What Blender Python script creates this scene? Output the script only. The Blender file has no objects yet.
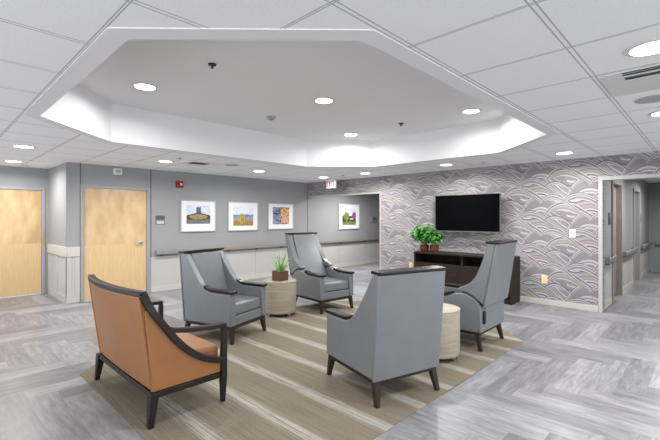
import bpy, bmesh, math, random
from mathutils import Vector, Matrix
R = math.radians
random.seed(7)
scene = bpy.context.scene
C = scene.collection
EYE = 1.47
CEIL = 2.43
TRAY = 2.91
XA, YB, XS, YS = -7.96, 7.36, -9.35, 1.73      # left wall, wallpaper wall, alcove wall, stub wall

# ------------------------------------------------------------------ materials
class NT:
    def __init__(self, name, rough=.5, spec=.5):
        m = bpy.data.materials.new(name); m.use_nodes = True
        self.mat = m; self.t = m.node_tree
        self.b = self.t.nodes['Principled BSDF']
        self.b.inputs['Roughness'].default_value = rough
        self.b.inputs['Specular IOR Level'].default_value = spec
    def n(self, ty, **kw):
        x = self.t.nodes.new(ty)
        for k, v in kw.items(): setattr(x, k, v)
        return x
    def link(self, a, b): self.t.links.new(a, b)
    def put(self, sock, v):
        if isinstance(v, bpy.types.NodeSocket): self.link(v, sock)
        else: sock.default_value = v
    def m(self, op, a, b=None, c=None):
        x = self.n('ShaderNodeMath', operation=op)
        self.put(x.inputs[0], a)
        if b is not None: self.put(x.inputs[1], b)
        if c is not None: self.put(x.inputs[2], c)
        return x.outputs[0]
    def pos(self):
        g = self.n('ShaderNodeNewGeometry'); s = self.n('ShaderNodeSeparateXYZ')
        self.link(g.outputs['Position'], s.inputs[0]); return s.outputs
    def objc(self):
        g = self.n('ShaderNodeTexCoord'); s = self.n('ShaderNodeSeparateXYZ')
        self.link(g.outputs['Object'], s.inputs[0]); return g.outputs['Object'], s.outputs
    def comb(self, x, y, z=0.0):
        k = self.n('ShaderNodeCombineXYZ')
        for i, v in enumerate((x, y, z)): self.put(k.inputs[i], v)
        return k.outputs[0]
    def noise(self, vec, scale=5, detail=3, rough=.5):
        x = self.n('ShaderNodeTexNoise'); self.link(vec, x.inputs['Vector'])
        x.inputs['Scale'].default_value = scale; x.inputs['Detail'].default_value = detail
        x.inputs['Roughness'].default_value = rough
        return x.outputs['Fac']
    def white(self, vec):
        x = self.n('ShaderNodeTexWhiteNoise', noise_dimensions='3D'); self.link(vec, x.inputs['Vector'])
        return x.outputs['Value']
    def ramp(self, fac, stops, interp='LINEAR'):
        x = self.n('ShaderNodeValToRGB'); cr = x.color_ramp; cr.interpolation = interp
        while len(cr.elements) < len(stops): cr.elements.new(.5)
        for e, (p, c) in zip(cr.elements, stops):
            e.position = p; e.color = (*c, 1) if len(c) == 3 else c
        self.put(x.inputs[0], fac); return x.outputs[0]
    def mix(self, f, a, b, blend='MIX'):
        x = self.n('ShaderNodeMix', data_type='RGBA', blend_type=blend)
        self.put(x.inputs[0], f)
        for i, v in ((6, a), (7, b)):
            if isinstance(v, bpy.types.NodeSocket): self.link(v, x.inputs[i])
            else: x.inputs[i].default_value = (*v, 1)
        return x.outputs[2]
    def color(self, c):
        if isinstance(c, bpy.types.NodeSocket): self.link(c, self.b.inputs['Base Color'])
        else: self.b.inputs['Base Color'].default_value = (*c, 1)
    def bump(self, h, strength=.2, dist=.01):
        x = self.n('ShaderNodeBump'); x.inputs['Strength'].default_value = strength
        x.inputs['Distance'].default_value = dist
        self.link(h, x.inputs['Height']); self.link(x.outputs[0], self.b.inputs['Normal'])

def lin(r, g, b):
    f = lambda v: (v/255/12.92) if v/255 <= .04045 else ((v/255+.055)/1.055)**2.4
    return (f(r), f(g), f(b))

def mottled(name, c, rough=.5, spec=.4, scale=6, amt=.06, metallic=0, bump=0, bscale=200):
    k = NT(name, rough, spec); v, _ = k.objc()
    f = k.noise(v, scale, 3)
    k.color(k.ramp(f, [(.3, tuple(x*(1-amt) for x in c)), (.7, tuple(min(1, x*(1+amt)) for x in c))]))
    k.b.inputs['Metallic'].default_value = metallic
    if bump: k.bump(k.noise(v, bscale, 2), bump, .003)
    return k.mat

M = {}
M['paint'] = mottled('grey_wall_paint', lin(147, 148, 149), .6, .3, 2, .02)
M['paint_dark'] = mottled('darker_grey_wall_paint', lin(136, 138, 141), .6, .3, 2, .02)
M['wains'] = mottled('pale_wainscot', lin(180, 179, 177), .5, .3, 3, .02)
M['trimw'] = mottled('warm_white_trim', lin(190, 187, 180), .45, .4, 3, .02)
M['frame_grey'] = mottled('grey_door_frame', lin(150, 150, 152), .4, .4, 3, .02)
M['drywall'] = mottled('white_drywall', lin(228, 228, 230), .75, .2, 2, .01)
M['rail'] = mottled('taupe_handrail', lin(138, 131, 126), .45, .4, 9, .08)
M['bracket'] = mottled('dark_bracket', lin(84, 80, 77), .4, .5, 9, .08)
M['leather'] = mottled('grey_leather', lin(112, 116, 120), .3, .55, 7, .04, bump=.08, bscale=260)
M['leather_dark'] = mottled('shadow_grey_leather', lin(112, 119, 127), .4, .45, 7, .04)
M['tan'] = mottled('tan_leather', lin(150, 101, 61), .4, .4, 6, .05, bump=.06, bscale=260)
M['black'] = mottled('black_plastic', (.012, .012, .013), .4, .4, 8, .1)
M['screen'] = mottled('black_screen', (.002, .002, .0025), .5, .02, 2, .1)
M['bezel'] = mottled('grey_bezel', lin(95, 93, 92), .35, .5, 8, .05)
M['chrome'] = mottled('brushed_metal', (.55, .55, .56), .28, .5, 30, .06, metallic=1)
M['whitep'] = mottled('white_plastic', lin(214, 214, 212), .4, .4, 8, .02)
M['ivory'] = mottled('ivory_plastic', lin(226, 214, 160), .4, .4, 8, .02)
M['red'] = mottled('red_plastic', lin(150, 22, 32), .4, .4, 8, .05)
M['greyp'] = mottled('grey_plastic', lin(120, 122, 124), .5, .4, 8, .04)
M['grille'] = mottled('grey_grille', lin(165, 170, 170), .6, .3, 60, .12)
M['slot'] = mottled('dark_slot', (.02, .02, .02), .6, .2, 8, .1)
M['brass'] = mottled('brass', (.6, .42, .14), .35, .5, 20, .06, metallic=1)
M['terra'] = mottled('terracotta', lin(104, 58, 40), .7, .25, 20, .25, bump=.3, bscale=60)
M['soil'] = mottled('soil', (.03, .02, .013), .9, .1, 60, .4)
M['mat_board'] = mottled('white_mat_board', lin(226, 227, 229), .5, .3, 5, .01)
M['silver_frame'] = mottled('silver_picture_frame', lin(176, 175, 174), .35, .5, 9, .05)

def wood(name, c1, c2, rough=.35, scale=6, axis=2, spec=.45):
    k = NT(name, rough, spec); _, p = k.objc()
    sc = [9.0, 9.0, 9.0]
    if axis == 3: sc = [.9, .9, 16.0]
    else: sc[axis] = .9
    v = k.comb(*(k.m('MULTIPLY', p[i], sc[i]) for i in range(3)))
    f = k.noise(v, scale, 5, .6)
    k.color(k.ramp(f, [(.3, c1), (.7, c2)]))
    return k.mat
M['espresso'] = wood('espresso_wood', lin(18, 12, 10), lin(34, 24, 20), .3, 8, 1, .25)
M['dark_frame'] = wood('black_brown_wood', lin(26, 21, 20), lin(42, 36, 34), .4, 8, 1, .3)
M['leg_wood'] = wood('walnut_leg_wood', lin(40, 32, 27), lin(62, 50, 43), .45, 8, 2, .2)
M['console'] = wood('dark_walnut_veneer', lin(30, 23, 20), lin(52, 43, 38), .5, 6, 0, .2)
M['console_in'] = wood('dark_walnut_inside', lin(24, 20, 18), lin(36, 30, 27), .6, 6, 0, .2)
M['drum'] = wood('pale_ash_veneer', lin(152, 141, 125), lin(182, 171, 154), .45, 4, 3)
M['planter'] = wood('dark_planter_wood', lin(58, 40, 28), lin(104, 74, 52), .6, 8, 2)

def maple(name, ysplit):
    k = NT(name, .35, .4); _, p = k.objc()
    g = k.noise(k.comb(k.m('MULTIPLY', p[0], 10), k.m('MULTIPLY', p[1], 14), k.m('MULTIPLY', p[2], .8)), 5, 4, .6)
    low = k.ramp(g, [(.3, lin(198, 167, 123)), (.7, lin(212, 183, 139))])
    g2 = k.noise(k.comb(p[0], k.m('MULTIPLY', p[1], 1.6), k.m('MULTIPLY', p[2], .7)), 4, 4, .5)
    leaf = k.white(k.comb(k.m('FLOOR', k.m('MULTIPLY', p[1], 3.1)), 0.0, 0.0))
    g2 = k.m('ADD', g2, k.m('MULTIPLY', k.m('SUBTRACT', leaf, .5), .16))
    up = k.ramp(g2, [(.3, lin(184, 152, 112)), (.5, lin(199, 168, 127)), (.7, lin(209, 181, 142))])
    k.color(k.mix(k.m('GREATER_THAN', p[2], ysplit), low, up))
    return k.mat
M['maple'] = maple('maple_veneer', .98)

def leaf_mat(name, c1, c2):
    k = NT(name, .45, .4); v, _ = k.objc()
    k.color(k.ramp(k.noise(v, 45, 2), [(.35, c1), (.65, c2)]))
    return k.mat
M['leaf'] = leaf_mat('houseplant_leaf', lin(14, 62, 24), lin(82, 164, 62))
M['grass_leaf'] = leaf_mat('blade_leaf', lin(52, 120, 34), lin(150, 208, 90))

def emit(name, c, s):
    k = NT(name); v, _ = k.objc()
    k.color(c); k.b.inputs['Specular IOR Level'].default_value = .05; k.b.inputs['Roughness'].default_value = .8; k.b.inputs['Emission Color'].default_value = (*c, 1); k.b.inputs['Emission Strength'].default_value = s
    return k.mat
M['lamp'] = emit('lit_lens', (1, .985, .96), 9)
M['exit_face'] = emit('exit_face', (.62, .6, .6), .1)
M['exit_letter'] = emit('exit_letter', (.5, .01, .025), .12)

def floor_mat():
    k = NT('herringbone_vinyl_plank', .32, .4)
    p = k.pos(); w = .2; n = 5
    X = k.m('DIVIDE', k.m('SUBTRACT', p[0], 1.4), w); Y = k.m('DIVIDE', p[1], w)
    i = k.m('FLOOR', X); j = k.m('FLOOR', Y)
    kk = k.m('FLOORED_MODULO', k.m('SUBTRACT', i, j), 2.0*n)
    H = k.m('LESS_THAN', kk, n-.5)
    mm = k.m('SUBTRACT', k.m('FLOORED_MODULO', k.m('SUBTRACT', j, i), 2.0*n), 1.0)
    hi = k.m('SUBTRACT', i, kk); vj = k.m('SUBTRACT', j, mm)
    def sel(a, b):   # H ? a : b
        return k.m('ADD', k.m('MULTIPLY', H, a), k.m('MULTIPLY', k.m('SUBTRACT', 1.0, H), b))
    al = sel(k.m('SUBTRACT', X, hi), k.m('SUBTRACT', Y, vj))
    ac = sel(k.m('SUBTRACT', Y, j), k.m('SUBTRACT', X, i))
    idv = k.comb(sel(hi, i), sel(j, vj), k.m('MULTIPLY', H, 7.3))
    rnd = k.white(idv)
    grain = k.noise(k.comb(k.m('ADD', k.m('MULTIPLY', al, .5), k.m('MULTIPLY', rnd, 50.0)), k.m('MULTIPLY', ac, 3.2), k.m('MULTIPLY', rnd, 31.0)), 1.5, 5, .62)
    fine = k.noise(k.comb(k.m('MULTIPLY', al, 1.2), k.m('ADD', k.m('MULTIPLY', ac, 12.0), k.m('MULTIPLY', rnd, 90.0)), 0.0), 1.6, 4, .6)
    f = k.m('ADD', k.m('ADD', k.m('MULTIPLY', rnd, .22), k.m('MULTIPLY', grain, .62)), k.m('MULTIPLY', fine, .26))
    col = k.ramp(f, [(.30, lin(86, 86, 88)), (.5, lin(116, 116, 119)), (.62, lin(137, 137, 140)), (.78, lin(164, 164, 168))])
    e = k.m('MINIMUM', k.m('MINIMUM', ac, k.m('SUBTRACT', 1.0, ac)), k.m('MINIMUM', al, k.m('SUBTRACT', float(n), al)))
    col = k.mix(k.m('MULTIPLY', k.m('LESS_THAN', e, .012), .45), col, lin(120, 120, 124))
    k.color(col)
    k.link(k.m('ADD', .24, k.m('MULTIPLY', grain, .22)), k.b.inputs['Roughness'])
    k.bump(fine, .05, .004)
    return k.mat
M['floor'] = floor_mat()

def rug_mat():
    k = NT('striped_carpet', .95, .1); p = k.pos()
    t = k.m('DIVIDE', k.m('SUBTRACT', p[1], 1.345-.07), .456)
    fr = k.m('FRACT', t)
    a = k.noise(k.comb(k.m('MULTIPLY', p[0], 1.6), k.m('MULTIPLY', p[1], 95.0), 0.0), 1.0, 3, .6)
    b = k.noise(k.comb(k.m('MULTIPLY', p[0], 45.0), k.m('MULTIPLY', p[1], 70.0), 0.0), 1.5, 3, .75)
    st = k.m('MULTIPLY', k.m('LESS_THAN', fr, .34), k.m('MULTIPLY', k.m('PINGPONG', k.m('MULTIPLY', fr, 3.0), .5), 2.0))
    st = k.m('MULTIPLY', k.m('MINIMUM', 1.0, k.m('MULTIPLY', st, 1.6)), k.m('ADD', .25, k.m('MULTIPLY', k.m('GREATER_THAN', a, .47), .75)))
    base = k.ramp(k.m('ADD', k.m('MULTIPLY', a, .5), k.m('MULTIPLY', b, .5)), [(.3, lin(92, 85, 74)), (.7, lin(146, 137, 121))])
    k.color(k.mix(k.m('MULTIPLY', st, .72), base, lin(176, 173, 165)))
    k.bump(b, .3, .006)
    return k.mat
M['rug'] = rug_mat()

TP, TX, TY = .632, -.579, .64
def tile_mat():
    k = NT('acoustic_ceiling_tile', .9, .1); p = k.pos()
    def d(c, o, s=TP):
        x = k.m('FRACT', k.m('ADD', k.m('DIVIDE', k.m('SUBTRACT', c, o), s), .5))
        return k.m('MULTIPLY', k.m('ABSOLUTE', k.m('SUBTRACT', x, .5)), s)
    dx = d(p[0], TX); dy = d(p[1], TY)
    e = k.m('MAXIMUM', k.m('LESS_THAN', k.m('ABSOLUTE', k.m('SUBTRACT', dx, .014)), .0045),
            k.m('LESS_THAN', k.m('ABSOLUTE', k.m('SUBTRACT', dy, .007)), .004))
    sp = k.noise(k.comb(p[0], p[1], 0.0), 90, 2, .7)
    col = k.ramp(sp, [(.3, lin(234, 234, 236)), (.55, lin(244, 244, 246))])
    k.color(k.mix(e, col, lin(184, 184, 186)))
    return k.mat
M['tile'] = tile_mat()

def wallpaper_mat():
    k = NT('wave_wallpaper', .55, .3); p = k.pos()
    W = .72; Hh = .57
    U0 = k.m('DIVIDE', k.m('ADD', p[0], .06), W); V0 = k.m('DIVIDE', k.m('ADD', p[2], -.2), Hh)
    wob = k.noise(k.comb(U0, V0, 0.0), 1.6, 2, .5)
    wob2 = k.noise(k.comb(V0, U0, 4.0), 1.9, 2, .5)
    U = k.m('ADD', U0, k.m('MULTIPLY', k.m('SUBTRACT', wob, .5), .06))
    V = k.m('ADD', V0, k.m('MULTIPLY', k.m('SUBTRACT', wob2, .5), .06))
    wht, lt, mid, mau, drk, tan = lin(182,178,180), lin(152,148,150), lin(132,128,131), lin(122,117,121), lin(103,98,103), lin(152,140,132)
    def stripes(seq):
        n = len(seq); return [(i/n, c) for i, c in enumerate(seq)]
    TAU = 2*math.pi
    # base: sinuous bands sweeping down to the right
    Vs = k.m('ADD', V, k.m('MULTIPLY', U, .5))
    ph = k.m('FRACT', k.m('SUBTRACT', k.m('MULTIPLY', k.m('SINE', k.m('MULTIPLY', U, TAU)), .13), Vs))
    col = k.ramp(ph, stripes([mid, mid, wht, mid, mau, lt, mid, wht, drk, mid, lt, lt, mau, tan, tan, mid, wht, drk, mid, mau, lt, wht, mid, mid, mau, drk, wht, lt, mid, mau]), 'CONSTANT')
    def hump(cx, cy, a, b, seq, slope=.5, skew=0.0, cut=-.02):
        nonlocal col
        pu = k.m('SUBTRACT', U, cx); pv = k.m('SUBTRACT', V, cy)
        c = k.m('ROUND', pu); du = k.m('SUBTRACT', pu, c)
        dv = k.m('ADD', pv, k.m('MULTIPLY', c, .5)); dv = k.m('SUBTRACT', dv, k.m('ROUND', dv))
        # arches that lean and run out to the right
        dv = k.m('ADD', dv, k.m('MULTIPLY', du, slope))
        ex = k.m('MULTIPLY', du, k.m('SUBTRACT', 1.0, k.m('MULTIPLY', du, skew)))
        e2 = k.m('POWER', k.m('ABSOLUTE', k.m('DIVIDE', ex, a)), 2.0)
        d = k.m('ADD', k.m('DIVIDE', k.m('SUBTRACT', dv, cut), b), e2)
        low = k.m('SUBTRACT', k.m('ADD', dv, k.m('MULTIPLY', e2, b*.55)), cut)
        ins = k.m('MULTIPLY', k.m('MULTIPLY', k.m('LESS_THAN', d, 1.0), k.m('GREATER_THAN', low, 0.0)), k.m('LESS_THAN', k.m('ABSOLUTE', du), .5))
        col = k.mix(ins, col, k.ramp(d, stripes(seq), 'CONSTANT'))
    hump(.20, .10, .50, .46, [lt, wht, mid, mau, mid, mau, mid, mau, mid, mid, lt, mid, wht, drk], .22, .35, -.12)
    hump(.70, .02, .42, .28, [lt, wht, lt, mau, tan, tan, lt, mid, wht, mid, drk, mid, wht], .25, .4, -.10)
    hump(.48, .28, .30, .18, [wht, lt, mid, wht, mid, mau, lt, wht, drk], .35, .5, -.06)
    hump(.05, -.22, .38, .22, [drk, wht, lt, mid, mau, mid, wht, mau, mid, wht, drk], .40, .4, -.07)
    hump(.52, -.28, .22, .12, [wht, lt, mid, wht, mau, drk], .3, .3, -.04)
    k.color(col)
    return k.mat
M['paper'] = wallpaper_mat()

def attr_mat(name):
    k = NT(name, .4, .3)
    a = k.n('ShaderNodeAttribute', attribute_name='print'); k.color(a.outputs['Color']); return k.mat
M['print'] = attr_mat('photo_print')

# ------------------------------------------------------------------ mesh helpers
def V3(*a): return Vector(a)
def box(bm, c, s, rot=None):
    mt = Matrix.Translation(Vector(c)) @ (rot if rot else Matrix.Identity(4)) @ Matrix.Diagonal((s[0], s[1], s[2], 1))
    return bmesh.ops.create_cube(bm, size=1, matrix=mt)['verts']
def bx(bm, x0, x1, y0, y1, z0, z1): return box(bm, ((x0+x1)/2, (y0+y1)/2, (z0+z1)/2), (abs(x1-x0), abs(y1-y0), abs(z1-z0)))
def hexa(bm, lo, hi):
    """lo/hi: four xyz corners each (same winding)"""
    a = [bm.verts.new(p) for p in lo]; b = [bm.verts.new(p) for p in hi]
    bm.faces.new(a[::-1]); bm.faces.new(b)
    for i in range(4): bm.faces.new((a[i], a[(i+1) % 4], b[(i+1) % 4], b[i]))
def prism_x(bm, yz, x0, x1):
    a = [bm.verts.new((x0, y, z)) for y, z in yz]; b = [bm.verts.new((x1, y, z)) for y, z in yz]
    n = len(yz); bm.faces.new(a); bm.faces.new(b[::-1])
    for i in range(n): bm.faces.new((a[i], b[i], b[(i+1) % n], a[(i+1) % n]))
def prism_z(bm, xy, z0, z1):
    a = [bm.verts.new((x, y, z0)) for x, y in xy]; b = [bm.verts.new((x, y, z1)) for x, y in xy]
    n = len(xy); bm.faces.new(a[::-1]); bm.faces.new(b)
    for i in range(n): bm.faces.new((a[i], a[(i+1) % n], b[(i+1) % n], b[i]))
def lathe(bm, prof, seg=32, c=(0, 0, 0)):
    rings = []
    for r, z in prof:
        if r < 1e-6: rings.append([bm.verts.new((c[0], c[1], c[2]+z))])
        else: rings.append([bm.verts.new((c[0]+r*math.cos(2*math.pi*i/seg), c[1]+r*math.sin(2*math.pi*i/seg), c[2]+z)) for i in range(seg)])
    for A, B in zip(rings, rings[1:]):
        for i in range(seg):
            j = (i+1) % seg
            if len(A) == 1 and len(B) == 1: continue
            if len(A) == 1: bm.faces.new((A[0], B[j], B[i]))
            elif len(B) == 1: bm.faces.new((A[i], A[j], B[0]))
            else: bm.faces.new((A[i], A[j], B[j], B[i]))
def sweep(bm, pts, w, h, up=(0, 0, 1), side=None):
    """rectangular section (w across, h in the bend plane); side = fixed across vector"""
    pts = [Vector(p) for p in pts]; rings = []
    for i, p in enumerate(pts):
        t = (pts[min(i+1, len(pts)-1)] - pts[max(i-1, 0)]).normalized()
        s = Vector(side).normalized() if side else t.cross(Vector(up)).normalized()
        n = s.cross(t).normalized()
        ww = w[i] if isinstance(w, (list, tuple)) else w
        hh = h[i] if isinstance(h, (list, tuple)) else h
        rings.append([bm.verts.new(p + s*a*ww/2 + n*b*hh/2) for a, b in ((-1, -1), (1, -1), (1, 1), (-1, 1))])
    for A, B in zip(rings, rings[1:]):
        for i in range(4): bm.faces.new((A[i], A[(i+1) % 4], B[(i+1) % 4], B[i]))
    bm.faces.new(rings[0][::-1]); bm.faces.new(rings[-1])
def tube(bm, pts, r, seg=10):
    pts = [Vector(p) for p in pts]; rings = []
    for i, p in enumerate(pts):
        t = (pts[min(i+1, len(pts)-1)] - pts[max(i-1, 0)]).normalized()
        a = Vector((0, 0, 1)) if abs(t.z) < .9 else Vector((1, 0, 0))
        s = t.cross(a).normalized(); n = s.cross(t)
        rings.append([bm.verts.new(p + (s*math.cos(2*math.pi*k/seg) + n*math.sin(2*math.pi*k/seg))*r) for k in range(seg)])
    for A, B in zip(rings, rings[1:]):
        for i in range(seg): bm.faces.new((A[i], A[(i+1) % seg], B[(i+1) % seg], B[i]))
    bm.faces.new(rings[0][::-1]); bm.faces.new(rings[-1])
def bez(p0, p1, p2, p3, n=8, skip=False):
    o = []
    for i in range(1 if skip else 0, n+1):
        t = i/n; a = (1-t)**3; b = 3*t*(1-t)**2; c = 3*t*t*(1-t); d = t**3
        o.append(tuple(a*w+b*x+c*y+d*z for w, x, y, z in zip(p0, p1, p2, p3)))
    return o
def smoothline(pts, n=5):
    """Catmull-Rom through the points"""
    P = [Vector(p) for p in pts]; out = []
    for i in range(len(P)-1):
        a = P[max(i-1, 0)]; b = P[i]; c = P[i+1]; d = P[min(i+2, len(P)-1)]
        for k in range(n):
            t = k/n
            out.append(tuple(.5*((2*b)+(c-a)*t+(2*a-5*b+4*c-d)*t*t+(3*b-a-3*c+d)*t**3)))
    out.append(tuple(P[-1])); return out

def obj(name, bm, mat, parent=None, bevel=0, seg=2, loc=None, rz=0, angle=35, recalc=True):
    if recalc: bmesh.ops.recalc_face_normals(bm, faces=bm.faces)
    me = bpy.data.meshes.new(name); bm.to_mesh(me); bm.free()
    me.materials.append(M[mat] if isinstance(mat, str) else mat)
    for p in me.polygons: p.use_smooth = True
    me.set_sharp_from_angle(angle=R(angle))
    o = bpy.data.objects.new(name, me); C.objects.link(o)
    if parent: o.parent = parent
    if loc: o.location = loc
    if rz: o.rotation_euler.z = rz
    if bevel:
        b = o.modifiers.new('edge', 'BEVEL'); b.width = bevel; b.segments = seg; b.limit_method = 'ANGLE'; b.angle_limit = R(40)
    return o
def tag(o, label, cat, group=None):
    o['label'] = label; o['category'] = cat
    if group: o['group'] = group
    return o
def thing(name, label, cat, loc=(0, 0, 0), rz=0, group=None):
    o = bpy.data.objects.new(name, None); C.objects.link(o)
    o.empty_display_size = .1
    o.location = loc; o.rotation_euler = (0, 0, rz); return tag(o, label, cat, group)
def struct(name, bm, mat, parent=None, **kw):
    o = obj(name, bm, mat, parent, **kw)
    if not parent: o['kind'] = 'structure'
    return o
def dup(root, loc, rz=None, label=None, group=None):
    r = root.copy(); C.objects.link(r); r.location = loc
    if rz is not None: r.rotation_euler = (0, 0, rz)
    if label: r['label'] = label
    if group: r['group'] = group
    for ch in list(root.children):
        c = ch.copy(); C.objects.link(c); c.parent = r
        for g in list(ch.children):
            d = g.copy(); C.objects.link(d); d.parent = c
    return r
NB = bmesh.new
def taper_up(bm, z0, z1, k):
    for v in bm.verts:
        f = min(1, max(0, (v.co.z-z0)/(z1-z0))); v.co.x *= 1-k*f

# ------------------------------------------------------------------ room shell
b = NB(); bx(b, -13, 3.5, -2.5, 16, -.12, 0); struct('floor', b, 'floor')

# ceiling with the octagonal tray
tx0, tx1, ty0, ty1, ch = -5.40, -1.355, .77, 5.84, .88
def octo(e=0.0):
    x0, x1, y0, y1 = tx0-e, tx1+e, ty0-e, ty1+e; c = ch + e*.6
    return [(x0+c, y0), (x1-c, y0), (x1, y0+c), (x1, y1-c), (x1-c, y1), (x0+c, y1), (x0, y1-c), (x0, y0+c)]
def holed(bm, outer, hole, z0, z1):
    for z in (z0, z1):
        o = [bm.verts.new((x, y, z)) for x, y in outer]; h = [bm.verts.new((x, y, z)) for x, y in hole]
        es = [bm.edges.new((o[i], o[(i+1) % len(o)])) for i in range(len(o))] + [bm.edges.new((h[i], h[(i+1) % len(h)])) for i in range(len(h))]
        bmesh.ops.triangle_fill(bm, edges=es, use_beauty=True)
b = NB(); holed(b, [(-13, -2.5), (3.5, -2.5), (3.5, 16), (-13, 16)], octo(.05), CEIL, CEIL+.02)
struct('ceiling', b, 'tile')
def ring(bm, pin, pout, z0, z1):
    n = len(pin)
    v = [[bm.verts.new((x, y, z)) for x, y in p] for p, z in ((pin, z0), (pout, z0), (pout, z1), (pin, z1))]
    for i in range(n):
        j = (i+1) % n
        for a in range(4):
            q = (a+1) % 4
            bm.faces.new((v[a][i], v[a][j], v[q][j], v[q][i]))
b = NB(); ring(b, octo(0), octo(.12), CEIL-.006, CEIL+.012); struct('trim_1', b, 'drywall')
b = NB(); ring(b, octo(0), octo(.03), CEIL+.0125, TRAY); struct('wall_tray', b, 'drywall')
b = NB(); prism_z(b, octo(.06), TRAY, TRAY+.03); struct('ceiling_tray', b, 'drywall')

# left wall with its door opening
D2a, D2b, D2h = 1.99, 3.07, 2.005
b = NB(); bx(b, XA-.12, XA, YS, D2a-.005, 0, CEIL); bx(b, XA-.12, XA, D2b+.005, 14, 0, CEIL); bx(b, XA-.12, XA, D2a-.005, D2b+.005, D2h+.005, CEIL)
struct('wall_left', b, 'paint')
b = NB(); bx(b, XS, XA-.121, YS, YS+.12, 0, CEIL); struct('wall_stub', b, 'paint')
D1a, D1b = .55, 1.62
b = NB(); bx(b, XS-.12, XS, -2.4, D1a-.005, 0, CEIL); bx(b, XS-.12, XS, D1b+.005, YS+.12, 0, CEIL); bx(b, XS-.12, XS, D1a-.005, D1b+.005, D2h+.005, CEIL)
struct('wall_alcove', b, 'paint')

# wallpaper wall, header over the two hall openings
OA, OB, OC, HH = -5.5, -1.22, .55, 2.06
b = NB(); bx(b, XA+.001, OA, YB, YB+.14, HH, CEIL); bx(b, OA, OB, YB, YB+.14, 0, CEIL); bx(b, OB, OC, YB, YB+.14, HH, CEIL); bx(b, OC, 3.4, YB, YB+.14, 0, CEIL)
struct('wall_back', b, 'paper')
# opening casings
def casing(name, x0, x1):
    b = NB(); t = .05
    if x0 > XA+.1: bx(b, x0-.008, x0+.012, YB-.012, YB+.155, 0, HH)
    bx(b, x1-.012, x1+.008, YB-.012, YB+.155, 0, HH)
    bx(b, x0, x1, YB-.012, YB+.155, HH-.02, HH+.012)
    return struct(name, b, 'trimw')
casing('trim_2', XA+.004, OA)
b = NB(); t = .055
bx(b, OB-.055, OB+.0, YB-.02, YB+.16, 0, HH+.05); bx(b, OB, OC, YB-.02, YB+.16, HH-.005, HH+.05); bx(b, OC, OC+.055, YB-.02, YB+.16, 0, HH+.05)
struct('trim_3', b, 'wains', bevel=.004)

# far hall behind the first opening
b = NB(); bx(b, OA+.02, OA+.14, YB+.15, 14, 0, CEIL); struct('wall_hall_side', b, 'paint')
b = NB(); bx(b, XA-.12, OA+.14, 14.001, 14.12, 0, CEIL); struct('wall_hall_end', b, 'paint')

# corridor behind the second opening
HX = -1.25
doors = [(8.32, 9.2), (10.9, 11.78)]
b = NB(); y = YB+.165
for d0, d1 in doors:
    bx(b, HX-.12, HX, y, d0-.005, 0, CEIL); bx(b, HX-.12, HX, d0-.005, d1+.005, 2.08, CEIL); y = d1+.005
bx(b, HX-.12, HX, y, 13.9, 0, CEIL); struct('wall_corridor_left', b, 'paint')
b = NB(); bx(b, HX-.12, OC+.2, 13.905, 14.02, 0, CEIL); struct('wall_corridor_end', b, 'paint_dark')
b = NB(); bx(b, OC+.06, OC+.18, YB+.165, 13.9, 0, CEIL); struct('wall_corridor_right', b, 'paint')

# wainscot boards and base boards
def base_y(name, x, y0, y1, s=1, h=.11): b = NB(); bx(b, x, x+s*.014, y0, y1, 0, h); return struct(name, b, 'trimw', bevel=.003)
base_y('baseboard_left', XA+.0005, D2b+.07, 13.99)
b = NB(); bx(b, XA+.03, OA, 13.985, 13.998, 0, .11); struct('baseboard_hall_end', b, 'trimw')
b = NB(); bx(b, OA+.01, OB-.06, YB-.014, YB-.0005, 0, .095); struct('baseboard_back', b, 'trimw', bevel=.003)
base_y('baseboard_corridor', HX+.0005, YB+.17, doors[0][0]-.06)
base_y('baseboard_corridor_middle', HX+.0005, doors[0][1]+.06, doors[1][0]-.06)
base_y('baseboard_corridor_far', HX+.0005, doors[1][1]+.06, 13.9)
b = NB()
ys = [D2b+.07, 4.4, 5.62, 6.85, YB-.03, 8.6, 9.8, 11.0, 12.5, 13.99]
for a, c in zip(ys, ys[1:]): bx(b, XA+.0005, XA+.008, a+.003, c-.003, .111, .70)
struct('trim_4', b, 'wains')
# stub wainscot: cap rail, stiles
b = NB(); bx(b, XS+.02, XA+.026, YS-.026, YS-.0005, .80, .97); bx(b, XA+.0005, XA+.026, YS-.0004, D2a-.066, .80, .97); struct('trim_6', b, 'trimw', bevel=.006)
b = NB()
for x0, x1 in ((XS+.02, XS+.09), (-8.70, -8.58), (-8.04, XA+.014)): bx(b, x0, x1, YS-.014, YS-.0005, .0, .80)
bx(b, XS+.09, XA+.014, YS-.0135, YS-.0006, 0, .12)
bx(b, XA+.0005, XA+.014, YS-.014, YS+.07, 0, .80); bx(b, XA+.0005, XA+.014, YS+.12, D2a-.066, 0, .80); bx(b, XA+.0006, XA+.0135, YS+.05, D2a-.066, 0, .12)
struct('trim_7', b, 'wains', bevel=.003)
b = NB(); bx(b, XS+.02, XA, YS-.004, YS-.0004, .1, .8); bx(b, XA+.0003, XA+.004, YS, D2a-.066, .1, .8); struct('trim_8', b, 'wains')
# corner guard and wall joints
b = NB(); bx(b, XA-.0, XA+.004, YS-.006, YS+.05, .97, CEIL); bx(b, XA-.05, XA+.004, YS-.006, YS-.0005, .97, CEIL); struct('trim_9', b, 'paint')
for i, (y, z0, z1) in enumerate(((1.935, .97, CEIL), (3.145, .7, CEIL), (YB-.012, .0, 2.05))):
    b = NB(); bx(b, XA+.0004, XA+.006, y-.006, y+.006, z0, z1); struct('trim_%d' % (10+i), b, 'bracket')
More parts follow.
